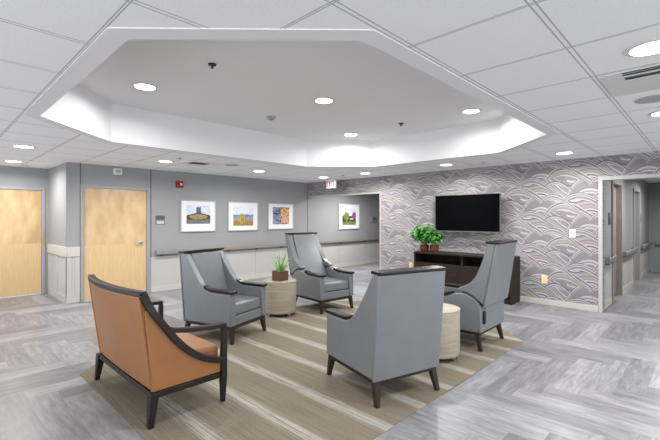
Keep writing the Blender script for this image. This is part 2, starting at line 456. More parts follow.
# corridor wainscot
b = NB()
for a, c in ((YB+.17, doors[0][0]-.06), (doors[0][1]+.06, 10.05), (10.06, doors[1][0]-.06), (doors[1][1]+.06, 12.8), (12.81, 13.9)):
    bx(b, HX+.0005, HX+.008, a, c, .111, .68)
struct('trim_13', b, 'wains')

# doors
def door_frame(bm, x, y0, y1, h, s=1, w=.055, d=.02):
    for a, c in ((y0-w, y0), (y1, y1+w)): bx(bm, x-s*.1, x+s*d, a, c, 0, h+w)
    bx(bm, x-s*.1, x+s*d, y0, y1, h, h+w)
def door(n, x, y0, y1, h, split, handle, hinge_y=None):
    b = NB(); bx(b, x-.05, x-.012, y0+.004, y1-.004, .012, h-.004)
    o = struct('door_%d' % n, b, 'maple', bevel=.002)
    b = NB(); door_frame(b, x, y0, y1, h); obj('frame', b, 'frame_grey', o, bevel=.004)
    if handle:
        b = NB(); yy = y1-.10
        lathe(b, [(0, 0), (.035, 0), (.035, .012), (.012, .014), (.012, .06), (0, .06)], 20)
        bmesh.ops.rotate(b, verts=b.verts, matrix=Matrix.Rotation(R(90), 3, 'Y'))
        bmesh.ops.translate(b, verts=b.verts, vec=(x-.012, yy, 1.0))
        sweep(b, smoothline([(x+.042, yy+.012, 1.0), (x+.045, yy-.05, 1.004), (x+.04, yy-.125, .995)]), .018, .022)
        obj('handle', b, 'chrome', o, bevel=.003)
    if hinge_y:
        b = NB(); bx(b, x+.020, x+.026, hinge_y-.015, hinge_y+.015, .95, 1.15); obj('strike_plate', b, 'brass', o)
    return o
door(1, XS, D1a, D1b, D2h, .95, False, 1.65)
door(2, XA, D2a, D2b, D2h, .98, True)
for i, (d0, d1) in enumerate(doors):
    b = NB(); bx(b, HX-.10, HX-.06, d0+.004, d1-.004, .012, 2.07)
    o = struct('door_%d' % (3+i), b, 'rail'); b = NB(); door_frame(b, HX, d0, d1, 2.075, 1, .06, .03); obj('frame', b, 'rail' if i == 0 else 'frame_grey', o, bevel=.004)

# ------------------------------------------------------------------ striped rug
def cut_corners(x0, x1, y0, y1, c):
    return [(x0+c, y0), (x1-c, y0), (x1, y0+c), (x1, y1-c), (x1-c, y1), (x0+c, y1), (x0, y1-c), (x0, y0+c)]
b = NB(); prism_z(b, cut_corners(-4.92, -1.615, 1.03, 5.63, .66), .0005, .003)
tag(obj('area_rug', b, 'rug'), 'large eight-sided taupe rug with pale stripes under the group of armchairs', 'rug')
FZ = .003

# ------------------------------------------------------------------ handrails
def rail(label, axis, c, a0, a1, s, z=.79, n=4, mat='rail'):
    """axis 'y': runs along y at x=c, stands off s; axis 'x': runs along x at y=c"""
    mid = (a0+a1)/2
    P = (lambda t, o, zz: (c+s*o, t, zz)) if axis == 'y' else (lambda t, o, zz: (t, c+s*o, zz))
    t = thing('handrail', label, 'handrail', P(mid, 0, 0))
    l0 = Vector(t.location)
    Q = lambda tt, o, zz: Vector(P(tt, o, zz)) - l0
    b = NB()
    def bb(t0, t1, o0, o1, z0, z1):
        p, q = Q(t0, o0, z0), Q(t1, o1, z1); bx(b, min(p.x, q.x), max(p.x, q.x), min(p.y, q.y), max(p.y, q.y), z0, z1)
    bb(a0, a1, .055, .09, z-.05, z+.04)
    obj('rail', b, mat, t, bevel=.014, seg=3)
    for e0, e1 in ((a0, a0+.03), (a1-.03, a1)):
        b = NB(); bb(e0, e1, .012, .092, z-.052, z+.042); obj('return_cap', b, mat, t, bevel=.01)
    for i in range(n):
        tt = a0+.12+(a1-a0-.24)*i/(n-1)
        b = NB(); bb(tt-.02, tt+.02, .012, .055, z-.06, z+.0); bb(tt-.035, tt+.035, .009, .018, z-.085, z+.03); bb(tt-.03, tt+.03, .03, .07, z-.075, z-.049); obj('bracket', b, 'bracket', t, bevel=.004)
    return t
rail('long taupe handrail under the three landscape pictures', 'y', XA, 3.22, 7.3, 1, .79, 6)
rail('taupe handrail under the picture seen through the left opening', 'y', XA, 7.44, 13.2, 1, .80, 6)
rail('short handrail just inside the right hallway opening', 'y', HX, YB+.2, 8.2, 1, .79, 2, 'greyp')
rail('handrail between the two right hallway doorways', 'y', HX, 9.3, 10.8, 1, .79, 2, 'greyp')
rail('handrail on the hallway wall beyond the far doorway', 'y', HX, 11.9, 13.7, 1, .79, 3, 'greyp')
rail('handrail across the dark end wall of the right hallway', 'x', 13.905, -1.1, .5, -1, .79, 3, 'greyp')

# ------------------------------------------------------------------ pictures
def vnoise(u, v, f, seed=0):
    x, y = u*f, v*f; i, j = math.floor(x), math.floor(y); a, b_ = x-i, y-j
    h = lambda p, q: random.Random(p*7919+q*104729+seed*31).random()
    a, b_ = a*a*(3-2*a), b_*b_*(3-2*b_)
    return (h(i, j)*(1-a)+h(i+1, j)*a)*(1-b_) + (h(i, j+1)*(1-a)+h(i+1, j+1)*a)*b_
def tint(c, n, amt=.5): return tuple(min(1, x*(1+amt*(n-.5)*2)) for x in c)
def pick(n, *cs): return cs[min(len(cs)-1, int(n*len(cs)))]
def castle(u, v):
    n = vnoise(u, v, 26, 1); m = vnoise(u, v, 9, 2); r = random.random()
    roof = .62 - .32*abs(u-.5) + .03*(n-.5)
    if v > roof:
        if .41 < u < .59 and v < .9: return tint(lin(92, 94, 104), n, .35)
        return tint(lin(196, 208, 224), m, .15)
    e = ((u-.5)/.46)**2 + ((v-.38)/.17)**2 + .35*(n-.5)
    if e < .75: return pick(r, lin(150, 146, 86), lin(112, 118, 62), lin(176, 166, 120), lin(74, 84, 46), lin(170, 120, 110))
    if e < 1.1: return tint(lin(52, 48, 44), n, .6)
    return tint(lin(112, 110, 110) if v < .25 else lin(84, 78, 74), n, .3)
def lake(u, v):
    n = vnoise(u, v, 22, 3); m = vnoise(u, v, 7, 4); r = random.random()
    e = ((u-.42)/.24)**2 + ((v-.38)/.30)**2 + .9*(n-.5)
    if e < .8: return pick(r, lin(178, 158, 74), lin(146, 136, 62), lin(196, 176, 96), lin(112, 108, 54))
    if v > .60 + .12*(m-.5): return tint(lin(210, 216, 226), m, .1)
    if v > .50 + .08*(m-.5): return tint(lin(112, 122, 142), n, .25)
    if v > .26 + .08*(n-.5): return tint(lin(136, 148, 176), n, .15)
    return pick((r+m)/2, lin(104, 92, 48), lin(150, 126, 60), lin(186, 112, 56), lin(122, 104, 50))
def blossoms(u, v):
    n = vnoise(u, v, 13, 5); m = vnoise(u, v, 5, 6); r = vnoise(u, v, 30, 7)
    if u < .5 + .15*(m-.5):
        return pick(n*.7+r*.3, lin(24, 28, 34), lin(40, 46, 56), lin(112, 120, 146), lin(142, 150, 178), lin(84, 96, 84))
    if ((u-.72)/.2)**2 + ((v-.25)/.2)**2 + .8*(n-.5) < .8: return tint(lin(214, 150, 142), r, .3)
    return pick(n*.75+r*.25, lin(24, 26, 24), lin(70, 92, 50), lin(206, 150, 92), lin(222, 180, 120), lin(52, 70, 40))
def garden(u, v):
    n = vnoise(u, v, 18, 8); m = vnoise(u, v, 6, 9); r = random.random()
    if ((u-.30)/.22)**2 + ((v-.52)/.28)**2 + .9*(n-.5) < .9: return pick(n*.6+r*.4, lin(34, 38, 32), lin(118, 126, 62), lin(150, 156, 80), lin(64, 74, 44))
    if ((u-.88)/.17)**2 + ((v-.58)/.22)**2 + .9*(n-.5) < .9: return tint(lin(132, 76, 108), r, .5)
    if v > .55 + .1*(m-.5): return tint(lin(204, 210, 222), m, .08)
    if v < .2 + .1*(n-.5): return pick(r, lin(116, 130, 66), lin(146, 154, 92), lin(84, 98, 52))
    if .55 < u < .8 and .3 < v < .42: return tint(lin(196, 200, 206), n, .2)
    return pick(n*.6+r*.4, lin(26, 30, 28), lin(46, 54, 42), lin(84, 98, 60))
def picture(label, y0, y1, z0, z1, mx, mz0, mz1, fn, grp):
    t = thing('framed_picture', label, 'picture', (XA, (y0+y1)/2, z0), 0, grp)
    w = (y1-y0)/2; h = z1-z0; fw = .022
    b = NB()
    for a, c, d, e in ((-w, w, 0, fw), (-w, w, h-fw, h), (-w, -w+fw, fw, h-fw), (w-fw, w, fw, h-fw)): bx(b, .002, .034, a, c, d, e)
    obj('frame', b, 'silver_frame', t, bevel=.003)
    b = NB(); bx(b, .004, .02, -w+fw, w-fw, fw, h-fw); obj('mat_board', b, 'mat_board', t)
    # the print, a flat grid of coloured dots
    nx, nz = 52, 42; b = NB(); cl = b.loops.layers.float_color.new('print')
    pw0, pw1, pz0, pz1 = -w+mx, w-mx, mz0, h-mz1
    g = [[b.verts.new((.0215, pw0+(pw1-pw0)*i/nx, pz0+(pz1-pz0)*j/nz)) for i in range(nx+1)] for j in range(nz+1)]
    for j in range(nz):
        for i in range(nx):
            f = b.faces.new((g[j][i], g[j][i+1], g[j+1][i+1], g[j+1][i]))
            c = fn((i+.5)/nx, (j+.5)/nz)
            for l in f.loops: l[cl] = (*c, 1)
    obj('print', b, 'print', t)
    return t
G = 'framed landscape prints on the grey wall'
picture('framed print of a dark building with a tower and flower bed', 3.74, 4.55, 1.175, 1.85, .13, .17, .11, castle, G)
picture('framed print of a yellow autumn tree before a blue lake', 4.86, 5.69, 1.17, 1.85, .14, .12, .13, lake, G)
picture('framed print of blue and orange blossoms on dark ground', 5.99, 6.82, 1.18, 1.845, .15, .13, .10, blossoms, G)
picture('framed garden print seen through the left opening', 8.57, 9.53, 1.13, 1.90, .17, .13, .15, garden, G)

# ------------------------------------------------------------------ wall fittings
t = thing('fire_alarm', 'small red fire alarm high on the grey wall', 'fire alarm', (XA, 3.72, 2.10))
b = NB(); bx(b, 0.001, .045, -.075, .075, 0, .135); obj('housing', b, 'red', t, bevel=.008)
b = NB(); bx(b, .045, .062, -.0, .045, .045, .09); obj('strobe_lens', b, 'whitep', t, bevel=.006)
t = thing('alarm_speaker', 'white square alarm box above the middle door', 'alarm', (XA, 2.535, 2.275))
b = NB(); bx(b, 0.001, .04, -.075, .075, 0, .115); obj('housing', b, 'whitep', t, bevel=.008)
b = NB(); bx(b, .04, .048, -.04, .04, .03, .085); obj('grille', b, 'grille', t, bevel=.004)
t = thing('room_sign', 'two-tone room sign on the grey wall right of the middle door', 'sign', (XA, 3.325, 1.34))
b = NB(); bx(b, .001, .012, -.095, .095, 0, .185); obj('backing_plate', b, 'greyp', t, bevel=.003)
b = NB(); bx(b, .012, .017, -.085, .085, .1, .175); obj('upper_panel', b, 'bracket', t, bevel=.002)
b = NB(); bx(b, .012, .017, -.07, .07, .012, .07); obj('lower_panel', b, 'trimw', t, bevel=.002)
t = thing('thermostat', 'small grey thermostat on the far wall inside the left opening', 'thermostat', (XA, 10.3, 1.32))
b = NB(); bx(b, .001, .03, -.13, .13, 0, .2); obj('housing', b, 'greyp', t, bevel=.01)
b = NB(); bx(b, .03, .034, -.08, .08, .09, .16); obj('display', b, 'bracket', t, bevel=.003)
for y, z, lab in ((8.1, 1.36, 'dark room sign before the nearer right hallway doorway'), (12.1, 1.37, 'dark room sign past the farther right hallway doorway')):
    t = thing('room_sign', lab, 'sign', (HX, y, z), 0, 'corridor room signs')
    b = NB(); bx(b, .001, .012, -.1, .1, 0, .2); obj('backing_plate', b, 'bracket', t, bevel=.003)
    b = NB(); bx(b, .012, .016, -.085, .085, .115, .185); obj('upper_panel', b, 'greyp', t, bevel=.002)

def wallplate(name, label, cat, x, z, mat, kind):
    t = thing(name, label, cat, (x, YB, z))
    w, h = .045, .07
    b = NB(); bx(b, -w, w, -.009, -.0008, -h, h); obj('cover_plate', b, mat, t, bevel=.003)
    for s in (-1, 1):
        b = NB()
        if kind == 'switch': bx(b, s*.022-.013, s*.022+.013, -.014, -.009, -.03, .03); obj('rocker', b, mat, t, bevel=.002)
        else: bx(b, -.018, .018, -.0125, -.009, s*.027-.015, s*.027+.015); obj('socket', b, 'trimw', t, bevel=.002)
    return t
wallplate('light_switch', 'white double light switch on the wave wallpaper', 'switch', -1.63, 1.22, 'whitep', 'switch')
wallplate('wall_outlet', 'ivory outlet low on the wallpaper right of the console', 'outlet', -2.045, .43, 'ivory', 'outlet')
wallplate('wall_outlet', 'ivory outlet low on the wallpaper left of the console', 'outlet', -4.68, .44, 'ivory', 'outlet')

# exit sign
t = thing('exit_sign', 'lit white exit sign with red letters hanging from the ceiling', 'exit sign', (-6.67, 6.95, CEIL))
b = NB(); bx(b, -.075, .075, -.03, .03, -.022, -.001); obj('canopy', b, 'whitep', t, bevel=.004)
b = NB(); bx(b, -.155, .155, -.024, .024, -.235, -.0225); obj('housing', b, 'whitep', t, bevel=.005)
b = NB(); bx(b, -.147, .147, -.028, -.0245, -.227, -.03); obj('face', b, 'exit_face', t)
def strokes(*bars):
    for x0, z0, x1, z1, w in bars:
        p = Vector((x0, -.0305, z0)); q = Vector((x1, -.0305, z1))
        sweep(b, [p, q], .003, w, side=(0, 1, 0))
EW, EH, ez = .048, .13, -.193
for i, ch in enumerate('EXIT'):
    x = -.128 + i*.070 - (.012 if ch == 'T' else 0); b = NB(); sw = .019
    if ch == 'E': strokes((x+sw/2, ez, x+sw/2, ez+EH, sw), (x+sw, ez+sw/2, x+EW, ez+sw/2, sw), (x+sw, ez+EH/2, x+EW*.9, ez+EH/2, sw), (x+sw, ez+EH-sw/2, x+EW, ez+EH-sw/2, sw))
    elif ch == 'X': strokes((x, ez, x+EW+.004, ez+EH, sw), (x, ez+EH, x+EW+.004, ez, sw))
    elif ch == 'I': strokes((x+EW/2, ez, x+EW/2, ez+EH, sw))
    else: strokes((x+EW/2, ez, x+EW/2, ez+EH-sw, sw), (x-.002, ez+EH-sw/2, x+EW+.002, ez+EH-sw/2, sw))
    obj('letter', b, 'exit_letter', t)

# ------------------------------------------------------------------ ceiling fittings
def downlight(x, y, z, label, power, r=.118):
    t = thing('recessed_downlight', label, 'ceiling light', (x, y, z), 0, 'recessed ceiling lights')
    b = NB(); lathe(b, [(r-.014, -.001), (r+.012, -.001), (r+.012, -.006), (r-.014, -.010), (r-.014, -.001)], 40); obj('trim_ring', b, 'whitep', t)
    b = NB(); lathe(b, [(0, -.0015), (r-.015, -.0015), (r-.015, -.007), (0, -.008)], 40); obj('lens', b, 'lamp', t)
    l = bpy.data.lights.new('downlight_glow', 'AREA'); l.shape = 'DISK'; l.size = r*1.7; l.energy = power; l.color = (1, .985, .965); l.spread = R(166)
    lo = bpy.data.objects.new('downlight_glow', l); C.objects.link(lo); lo.parent = t; lo.location = (0, 0, -.014)
    return t
PW = 25
for x, y, lab in ((-4.46, 1.70, 'recessed light in the tray ceiling near its left end'), (-3.41, 3.42, 'recessed light at the centre of the tray ceiling'),
                  (-4.47, 5.13, 'recessed light at the far corner of the tray ceiling'), (-2.33, 5.14, 'recessed light at the right end of the tray ceiling'),
                  (-2.33, 1.70, 'recessed light at the near corner of the tray ceiling')):
    downlight(x, y, TRAY, lab, 16)
for x, y, lab in ((-6.62, .95, 'round ceiling light in the tiles left of the tray'), (-8.47, 1.08, 'round ceiling light before the left alcove door'),
                  (-6.63, 2.86, 'round ceiling light in front of the middle wood door'), (-6.65, 4.79, 'round ceiling light in front of the three landscape pictures'),
                  (-6.56, 6.56, 'round ceiling light beside the exit sign'), (-5.32, 6.58, 'round ceiling light right of the left opening'),
                  (-3.43, 6.54, 'round ceiling light above the television'), (-1.56, 6.57, 'round ceiling light left of the right hallway opening'),
                  (-.24, 2.85, 'large bright round light at the upper right edge'), (-.30, 4.70, 'round ceiling light cut by the right edge beyond the vents')):
    downlight(x, y, CEIL, lab, 7 if 'exit sign' in lab else PW)
for x, y, lab in ((-6.75, 8.5, 'recessed light of the hall beyond the left opening'), (-.35, 9.0, 'recessed light in the near part of the right hallway'), (-.35, 11.6, 'recessed light in the far part of the right hallway')):
    downlight(x, y, CEIL, lab, 60 if 'left' in lab else 38)

def sprinkler(x, y, z, label, dark=True):
    t = thing('fire_sprinkler', label, 'sprinkler', (x, y, z), 0, 'ceiling sprinklers')
    m = 'black' if dark else 'chrome'
    b = NB(); lathe(b, [(0, -.001), (.04, -.001), (.036, -.012), (.012, -.014), (0, -.014)], 24); obj('escutcheon', b, m, t)
    b = NB(); tube(b, [(0, 0, -.014), (0, 0, -.03)], .008)
    for s in (-1, 1): tube(b, [(s*.008, 0, -.016), (s*.015, 0, -.024), (s*.006, 0, -.036)], .0035, 6)
    obj('frame_arms', b, m, t)
    b = NB(); lathe(b, [(0, -.036), (.016, -.036), (.016, -.039), (0, -.040)], 16); obj('deflector', b, m, t)
for x, y, z, lab in ((-3.36, 1.89, TRAY, 'black sprinkler head in the near part of the tray ceiling'), (-3.40, 5.07, TRAY, 'black sprinkler head in the far part of the tray ceiling'),
                     (-6.13, 2.86, CEIL, 'sprinkler head in the tiles before the middle wood door'), (-5.92, 6.54, CEIL, 'sprinkler head right of the exit sign'),
                     (-2.82, 6.70, CEIL, 'sprinkler head above the right end of the television'), (-9.0, 1.33, CEIL, 'sprinkler head before the alcove door')):
    sprinkler(x, y, z, lab, z > CEIL)
t = thing('smoke_detector', 'round white smoke detector in the tray ceiling', 'smoke detector', (-4.51, 3.46, TRAY))
b = NB(); lathe(b, [(0, -.001), (.065, -.001), (.065, -.014), (.05, -.03), (0, -.03)], 32); obj('housing', b, 'grille', t)
b = NB(); lathe(b, [(0, -.03), (.028, -.03), (.022, -.046), (0, -.048)], 24); obj('sensor', b, 'greyp', t)
for x, y, lab in ((-6.25, 3.91, 'grey round ceiling speaker beside the square diffuser'), (-.34, 4.09, 'grey round ceiling speaker beside the long slot vent')):
    t = thing('ceiling_speaker', lab, 'speaker', (x, y, CEIL), 0, 'round ceiling speakers')
    b = NB(); lathe(b, [(.085, -.001), (.12, -.001), (.12, -.007), (.085, -.011), (.085, -.001)], 40); obj('rim', b, 'grille', t)
    b = NB(); lathe(b, [(0, -.001), (.085, -.001), (.085, -.008), (0, -.008)], 40); obj('grille', b, 'grille', t)
t = thing('slot_diffuser', 'white diffuser with a long dark slot at the upper right', 'air vent', (-.10, 3.484, CEIL))
b = NB()
for y0, y1 in ((-.30, -.285), (-.10, .30)): bx(b, -.46, .47, y0, y1, -.010, -.001)
bx(b, -.46, -.33, -.285, -.10, -.010, -.001); bx(b, -.33, .47, -.20, -.185, -.014, -.003)
obj('panel', b, 'whitep', t, bevel=.003)
b = NB(); bx(b, -.33, .47, -.285, -.10, -.003, -.001); obj('dark_slot', b, 'slot', t)
for k, y in enumerate((-.265, -.165, -.125)):
    b = NB(); box(b, (.07, y, -.010), (.79, .022, .003), Matrix.Rotation(R(35), 4, 'X')); obj('vane', b, 'greyp' if k else 'grille', t)
t = thing('square_diffuser', 'square ceiling diffuser with dark slots before the grey wall', 'air vent', (-6.45, 3.36, CEIL))
b = NB()
for s in (-1, 1): bx(b, -.29, .29, s*.29 if s < 0 else .16, -.16 if s < 0 else .29, -.010, -.001); bx(b, -.29 if s < 0 else .13, -.13 if s < 0 else .29, -.16, .16, -.010, -.001)
obj('panel', b, 'drywall', t, bevel=.003)
b = NB(); bx(b, -.13, .13, -.16, .16, -.003, -.001); obj('dark_slot', b, 'slot', t)
for k in range(3):
    b = NB(); box(b, (-.08+.08*k, 0, -.008), (.02, .32, .003), Matrix.Rotation(R(35), 4, 'Y')); obj('vane', b, 'greyp', t)

# ------------------------------------------------------------------ television and console
t = thing('television', 'black flat television mounted on the wave wallpaper', 'television', (-3.365, 7.2, 1.20))
b = NB(); bx(b, -.645, .645, -.012, .03, 0, .72); obj('bezel', b, 'bezel', t, bevel=.004)
b = NB(); bx(b, -.634, .634, -.0145, -.0125, .022, .709); obj('screen', b, 'screen', t)
b = NB(); bx(b, -.40, .40, .03, .07, .12, .56); obj('back_housing', b, 'black', t, bevel=.01)
b = NB(); bx(b, -.25, .25, .145, .159, .22, .5); bx(b, -.2, -.16, .07, .145, .2, .52); bx(b, .16, .2, .07, .145, .2, .52); obj('wall_mount', b, 'black', t, bevel=.003)

CX0, CX1, CYF, CYB, CZ = -4.32, -2.43, 6.90, 7.33, .80
t = thing('media_console', 'dark wood media console under the television', 'console', ((CX0+CX1)/2, (CYF+CYB)/2, 0))
cx, cy = (CX0+CX1)/2, (CYF+CYB)/2; w = (CX1-CX0)/2; d = (CYB-CYF)/2
b = NB(); bx(b, -w-.0, w+.0, -d-.012, d, CZ-.035, CZ); obj('top', b, 'console', t, bevel=.003)
for s in (-1, 1):
    b = NB(); bx(b, s*(w-.03) if s > 0 else -w, w if s > 0 else -w+.03, -d, d, 0, CZ-.036); obj('side_panel', b, 'console', t, bevel=.002)
b = NB(); bx(b, -w+.031, w-.031, d-.015, d-.001, .02, CZ-.036); obj('back_panel', b, 'console_in', t)
for z in (.565, .20, .05):
    b = NB(); bx(b, -w+.031, w-.031, -d+.004, d-.016, z, z+.025); obj('shelf', b, 'console', t, bevel=.002)
b = NB(); bx(b, .055, .08, -d+.004, d-.016, .591, CZ-.037); obj('divider', b, 'console', t)
dw = (2*w-.066)/4
for k in range(4):
    x0 = -w+.033+dw*k
    b = NB(); bx(b, x0+.002, x0+dw-.002, -d-.004, -d+.014, .228, .562)
    o = obj('door', b, 'console', t, bevel=.002)
    b = NB(); hx = x0+dw-.03 if k % 2 == 0 else x0+.03
    bx(b, hx-.005, hx+.005, -d-.024, -d-.0045, .38, .50); obj('handle', b, 'bracket', o, bevel=.002)
b = NB(); bx(b, -w+.031, w-.031, -d+.05, -d+.07, 0, .049); obj('plinth', b, 'black', t)

# leafy plants in round pots on the console
def leaf(bm, base, direc, L, W, droop=.5):
    d = Vector(direc).normalized(); s = d.cross(Vector((0, 0, 1)))
    s = s.normalized() if s.length > .01 else Vector((1, 0, 0))
    n = s.cross(d); p = Vector(base); pts = []
    for i, (f, ww) in enumerate(((0, .12), (.3, .85), (.6, 1), (.85, .55), (1, .02))):
        q = p + d*L*f - Vector((0, 0, 1))*droop*L*f*f
        pts.append((bm.verts.new(q - s*W*ww/2 + n*W*.12*ww), bm.verts.new(q - n*W*.03), bm.verts.new(q + s*W*ww/2 + n*W*.12*ww)))
    for A, B in zip(pts, pts[1:]):
        bm.faces.new((A[0], A[1], B[1], B[0])); bm.faces.new((A[1], A[2], B[2], B[1]))
def bushy(label, loc, rad, hgt, nst, seed):
    rng = random.Random(seed)
    t = thing('potted_plant', label, 'plant', loc, 0, 'leafy plants on the console')
    b = NB(); lathe(b, [(0, 0), (.062, 0), (.082, .03), (.09, .075), (.086, .115), (.094, .122), (.092, .132), (.078, .132), (.074, .105), (0, .105)], 28); obj('pot', b, 'terra', t)
    b = NB(); lathe(b, [(0, .106), (.073, .106), (.06, .114), (0, .118)], 20); obj('soil', b, 'soil', t)
    st = NB(); lv = NB()
    for i in range(nst):
        a = rng.uniform(0, 2*math.pi); q = rng.random()**.6
        top = Vector((math.cos(a)*rad*q*.9, math.sin(a)*rad*.75*q, .16 + hgt*(1-.45*q*q)*rng.uniform(.45, 1)))
        root = Vector((math.cos(a)*.03, math.sin(a)*.03, .11)); mid = (root+top)/2 + Vector((0, 0, .04))
        tube(st, [root, mid, top], .003, 5)
        for k in range(7):
            f = rng.uniform(.45, 1); p = root.lerp(mid, f*2) if f < .5 else mid.lerp(top, f*2-1)
            aa = a + rng.uniform(-1.9, 1.9)
            leaf(lv, p, (math.cos(aa), math.sin(aa), rng.uniform(-.2, .7)), rng.uniform(.07, .12), rng.uniform(.04, .062), rng.uniform(.3, 1.0))
    for v in list(lv.verts) + list(st.verts):
        if v.co.y > .05: v.co.y = .05 + (v.co.y-.05)*.25
    obj('stems', st, 'grass_leaf', t); obj('foliage', lv, 'leaf', t, recalc=False, angle=180)
    return t
bushy('bushy green plant in a brown pot, left of the pair on the console', (-4.175, 7.06, CZ), .34, .42, 60, 3)
bushy('smaller bushy green plant in a brown pot, right of the pair on the console', (-3.955, 7.06, CZ), .20, .30, 34, 5)

# ------------------------------------------------------------------ drum tables and the spiky plant
def drum():
    t = thing('drum_table', 'round pale wood drum table holding the potted spiky plant', 'side table', (-4.733, 3.80, FZ), 0, 'round drum tables')
    b = NB(); lathe(b, [(.0, .055), (.243, .055), (.245, .06), (.245, .503), (0, .503)], 64); obj('body', b, 'drum', t)
    b = NB(); lathe(b, [(0, .5035), (.2455, .5035), (.2475, .507), (.2475, .517), (.245, .52), (0, .52)], 64); obj('table_top', b, 'drum', t)
    b = NB(); lathe(b, [(0, .02), (.19, .02), (.19, .0545), (0, .0545)], 40); obj('plinth', b, 'black', t)
    for k in range(4):
        a = R(45+90*k-45); x, y = .205*math.cos(a), .205*math.sin(a)
        b = NB(); box(b, (x, y, .027), (.035, .035, .054), Matrix.Rotation(a, 4, 'Z')); obj('foot', b, 'chrome', t, bevel=.003)
    return t
tb = drum()
dup(tb, (-2.11, 3.80, FZ), R(-3), 'round pale wood drum table between the two right armchairs')

t = thing('potted_plant', 'spiky green plant in a square dark wood planter', 'plant', (-4.72, 3.79, FZ+.5205), R(2))
b = NB(); s = .088
for x0, x1, y0, y1 in ((-s, s, -s, -s+.014), (-s, s, s-.014, s), (-s, -s+.014, -s+.0141, s-.0141), (s-.014, s, -s+.0141, s-.0141)): bx(b, x0, x1, y0, y1, 0, .145)
bx(b, -s+.0141, s-.0141, -s+.0141, s-.0141, .002, .02)
obj('planter_box', b, 'planter', t, bevel=.003)
b = NB(); bx(b, -s+.015, s-.015, -s+.015, s-.015, .021, .125); obj('soil', b, 'soil', t)
b = NB(); rng = random.Random(11)
for i in range(34):
    a = rng.uniform(0, 6.28); L = rng.uniform(.20, .43); lean = rng.uniform(.05, .75)
    r0 = rng.uniform(0, .045); p = Vector((r0*math.cos(a), r0*math.sin(a), .124))
    d = Vector((math.cos(a)*lean, math.sin(a)*lean, 1)).normalized(); sd = Vector((-math.sin(a), math.cos(a), 0)); W = rng.uniform(.012, .02)
    prev = None
    for k in range(6):
        f = k/5; q = p + d*L*f + Vector((math.cos(a), math.sin(a), 0))*lean*.12*f*f - Vector((0, 0, 1))*lean*.13*f*f
        ww = W*(1-f**1.5)*.5 + .0006
        cur = (b.verts.new(q-sd*ww), b.verts.new(q+Vector((math.cos(a), math.sin(a), 0))*-.002), b.verts.new(q+sd*ww))
        if prev:
            b.faces.new((prev[0], prev[1], cur[1], cur[0])); b.faces.new((prev[1], prev[2], cur[2], cur[1]))
        prev = cur
obj('leaves', b, 'grass_leaf', t, recalc=False, angle=180)

# ------------------------------------------------------------------ grey armchairs
def taper_leg(top, tip, st, sb, z1=.2):
    b = NB()
    f = lambda c, s, z: [(c[0]-s, c[1]-s, z), (c[0]+s, c[1]-s, z), (c[0]+s, c[1]+s, z), (c[0]-s, c[1]+s, z)]
    hexa(b, f(tip, sb, 0), f(top, st, z1)); return b
def base_frame(t, wx, yb, yf, lw=.3):
    b = NB()
    bx(b, -wx, wx, yf-.035, yf, .165, .199); bx(b, -wx, wx, yb, yb+.035, .165, .199)
    for s in (-1, 1): bx(b, s*wx-.0175-s*.0175, s*wx+.0175-s*.0175, yb+.0351, yf-.0351, .165, .199)
    obj('base_rail', b, 'leg_wood', t, bevel=.003)
    for sx in (-1, 1):
        for y, ty in ((yf-.03, yf+.0), (yb+.03, yb-.02)):
            b = taper_leg((sx*(wx-.03), y), (sx*(wx-.008), ty), .029, .0175, .1985)
            obj('leg', b, 'leg_wood', t, bevel=.003)
def club(label, loc, rz):
    t = thing('lounge_chair', label, 'armchair', loc, rz, 'grey leather lounge chairs')
    W, T = .345, .092
    base_frame(t, .325, -.365, .365)
    curve = smoothline([(-.36, 1.03), (-.265, .885), (-.185, .775), (-.105, .672), (-.025, .612), (.07, .588), (.2, .582), (.368, .58)], 4)
    for s in (-1, 1):
        x0, x1 = (W-T, W) if s > 0 else (-W, -W+T)
        b = NB(); prism_x(b, [(-.36, .202), (-.438, 1.03)] + curve + [(.372, .202)], x0, x1)
        obj('side_panel', b, 'leather', t, bevel=.014, seg=3)
        # wooden arm cap following the end of the curve
        b = NB(); xc = s*(W-T/2)
        sweep(b, [(xc, y, z+.012) for y, z in smoothline([(-.075, .632), (-.02, .606), (.07, .590), (.2, .587), (.39, .583)], 5)],
              [.03]+[.06]*2+[.085]*5+[.096]*13, [.016]*2+[.03]*19, side=(1, 0, 0))
        obj('arm_cap', b, 'espresso', t, bevel=.007, seg=2)
    xi = W-T-.002
    b = NB(); prism_x(b, [(-.36, .21), (-.433, 1.022)] + smoothline([(-.33, 1.022), (-.285, .87), (-.225, .66), (-.17, .44)], 4) + [(-.17, .21)], -xi, xi)
    obj('backrest', b, 'leather', t, bevel=.016, seg=3)
    b = NB(); prism_x(b, [(-.361, .190), (-.376, .190), (-.455, 1.028), (-.437, 1.028)], -W-.004, W+.004)
    ob = obj('back_panel', b, 'leather', t, bevel=.008, seg=3)
    b = NB(); tube(b, [(-W, -.371, .212), (W, -.371, .212)], .006, 6); obj('piping', b, 'leather', ob)
    for s in (-1, 1):
        b = NB(); tube(b, [(s*(W+.001), -.370, .212), (s*(W+.001), -.445, 1.023)], .006, 6)
        obj('piping', b, 'leather', ob)
    b = NB(); prism_x(b, [(-.464, 1.0305), (-.464, 1.052), (-.345, 1.058), (-.34, 1.0305)], -W-.003, W+.003)
    obj('top_cap', b, 'espresso', t, bevel=.006, seg=2)
    b = NB(); bx(b, -xi, xi, -.168, .352, .312, .452)
    obj('seat_cushion', b, 'leather', t, bevel=.03, seg=4)
    b = NB(); bx(b, -xi, xi, -.168, .362, .203, .31); obj('seat_front', b, 'leather', t, bevel=.008)
    return t
ch1 = club('grey leather armchair with dark arm caps in front of the grey wall pictures', (-4.443, 2.696, FZ), R(-72.4))
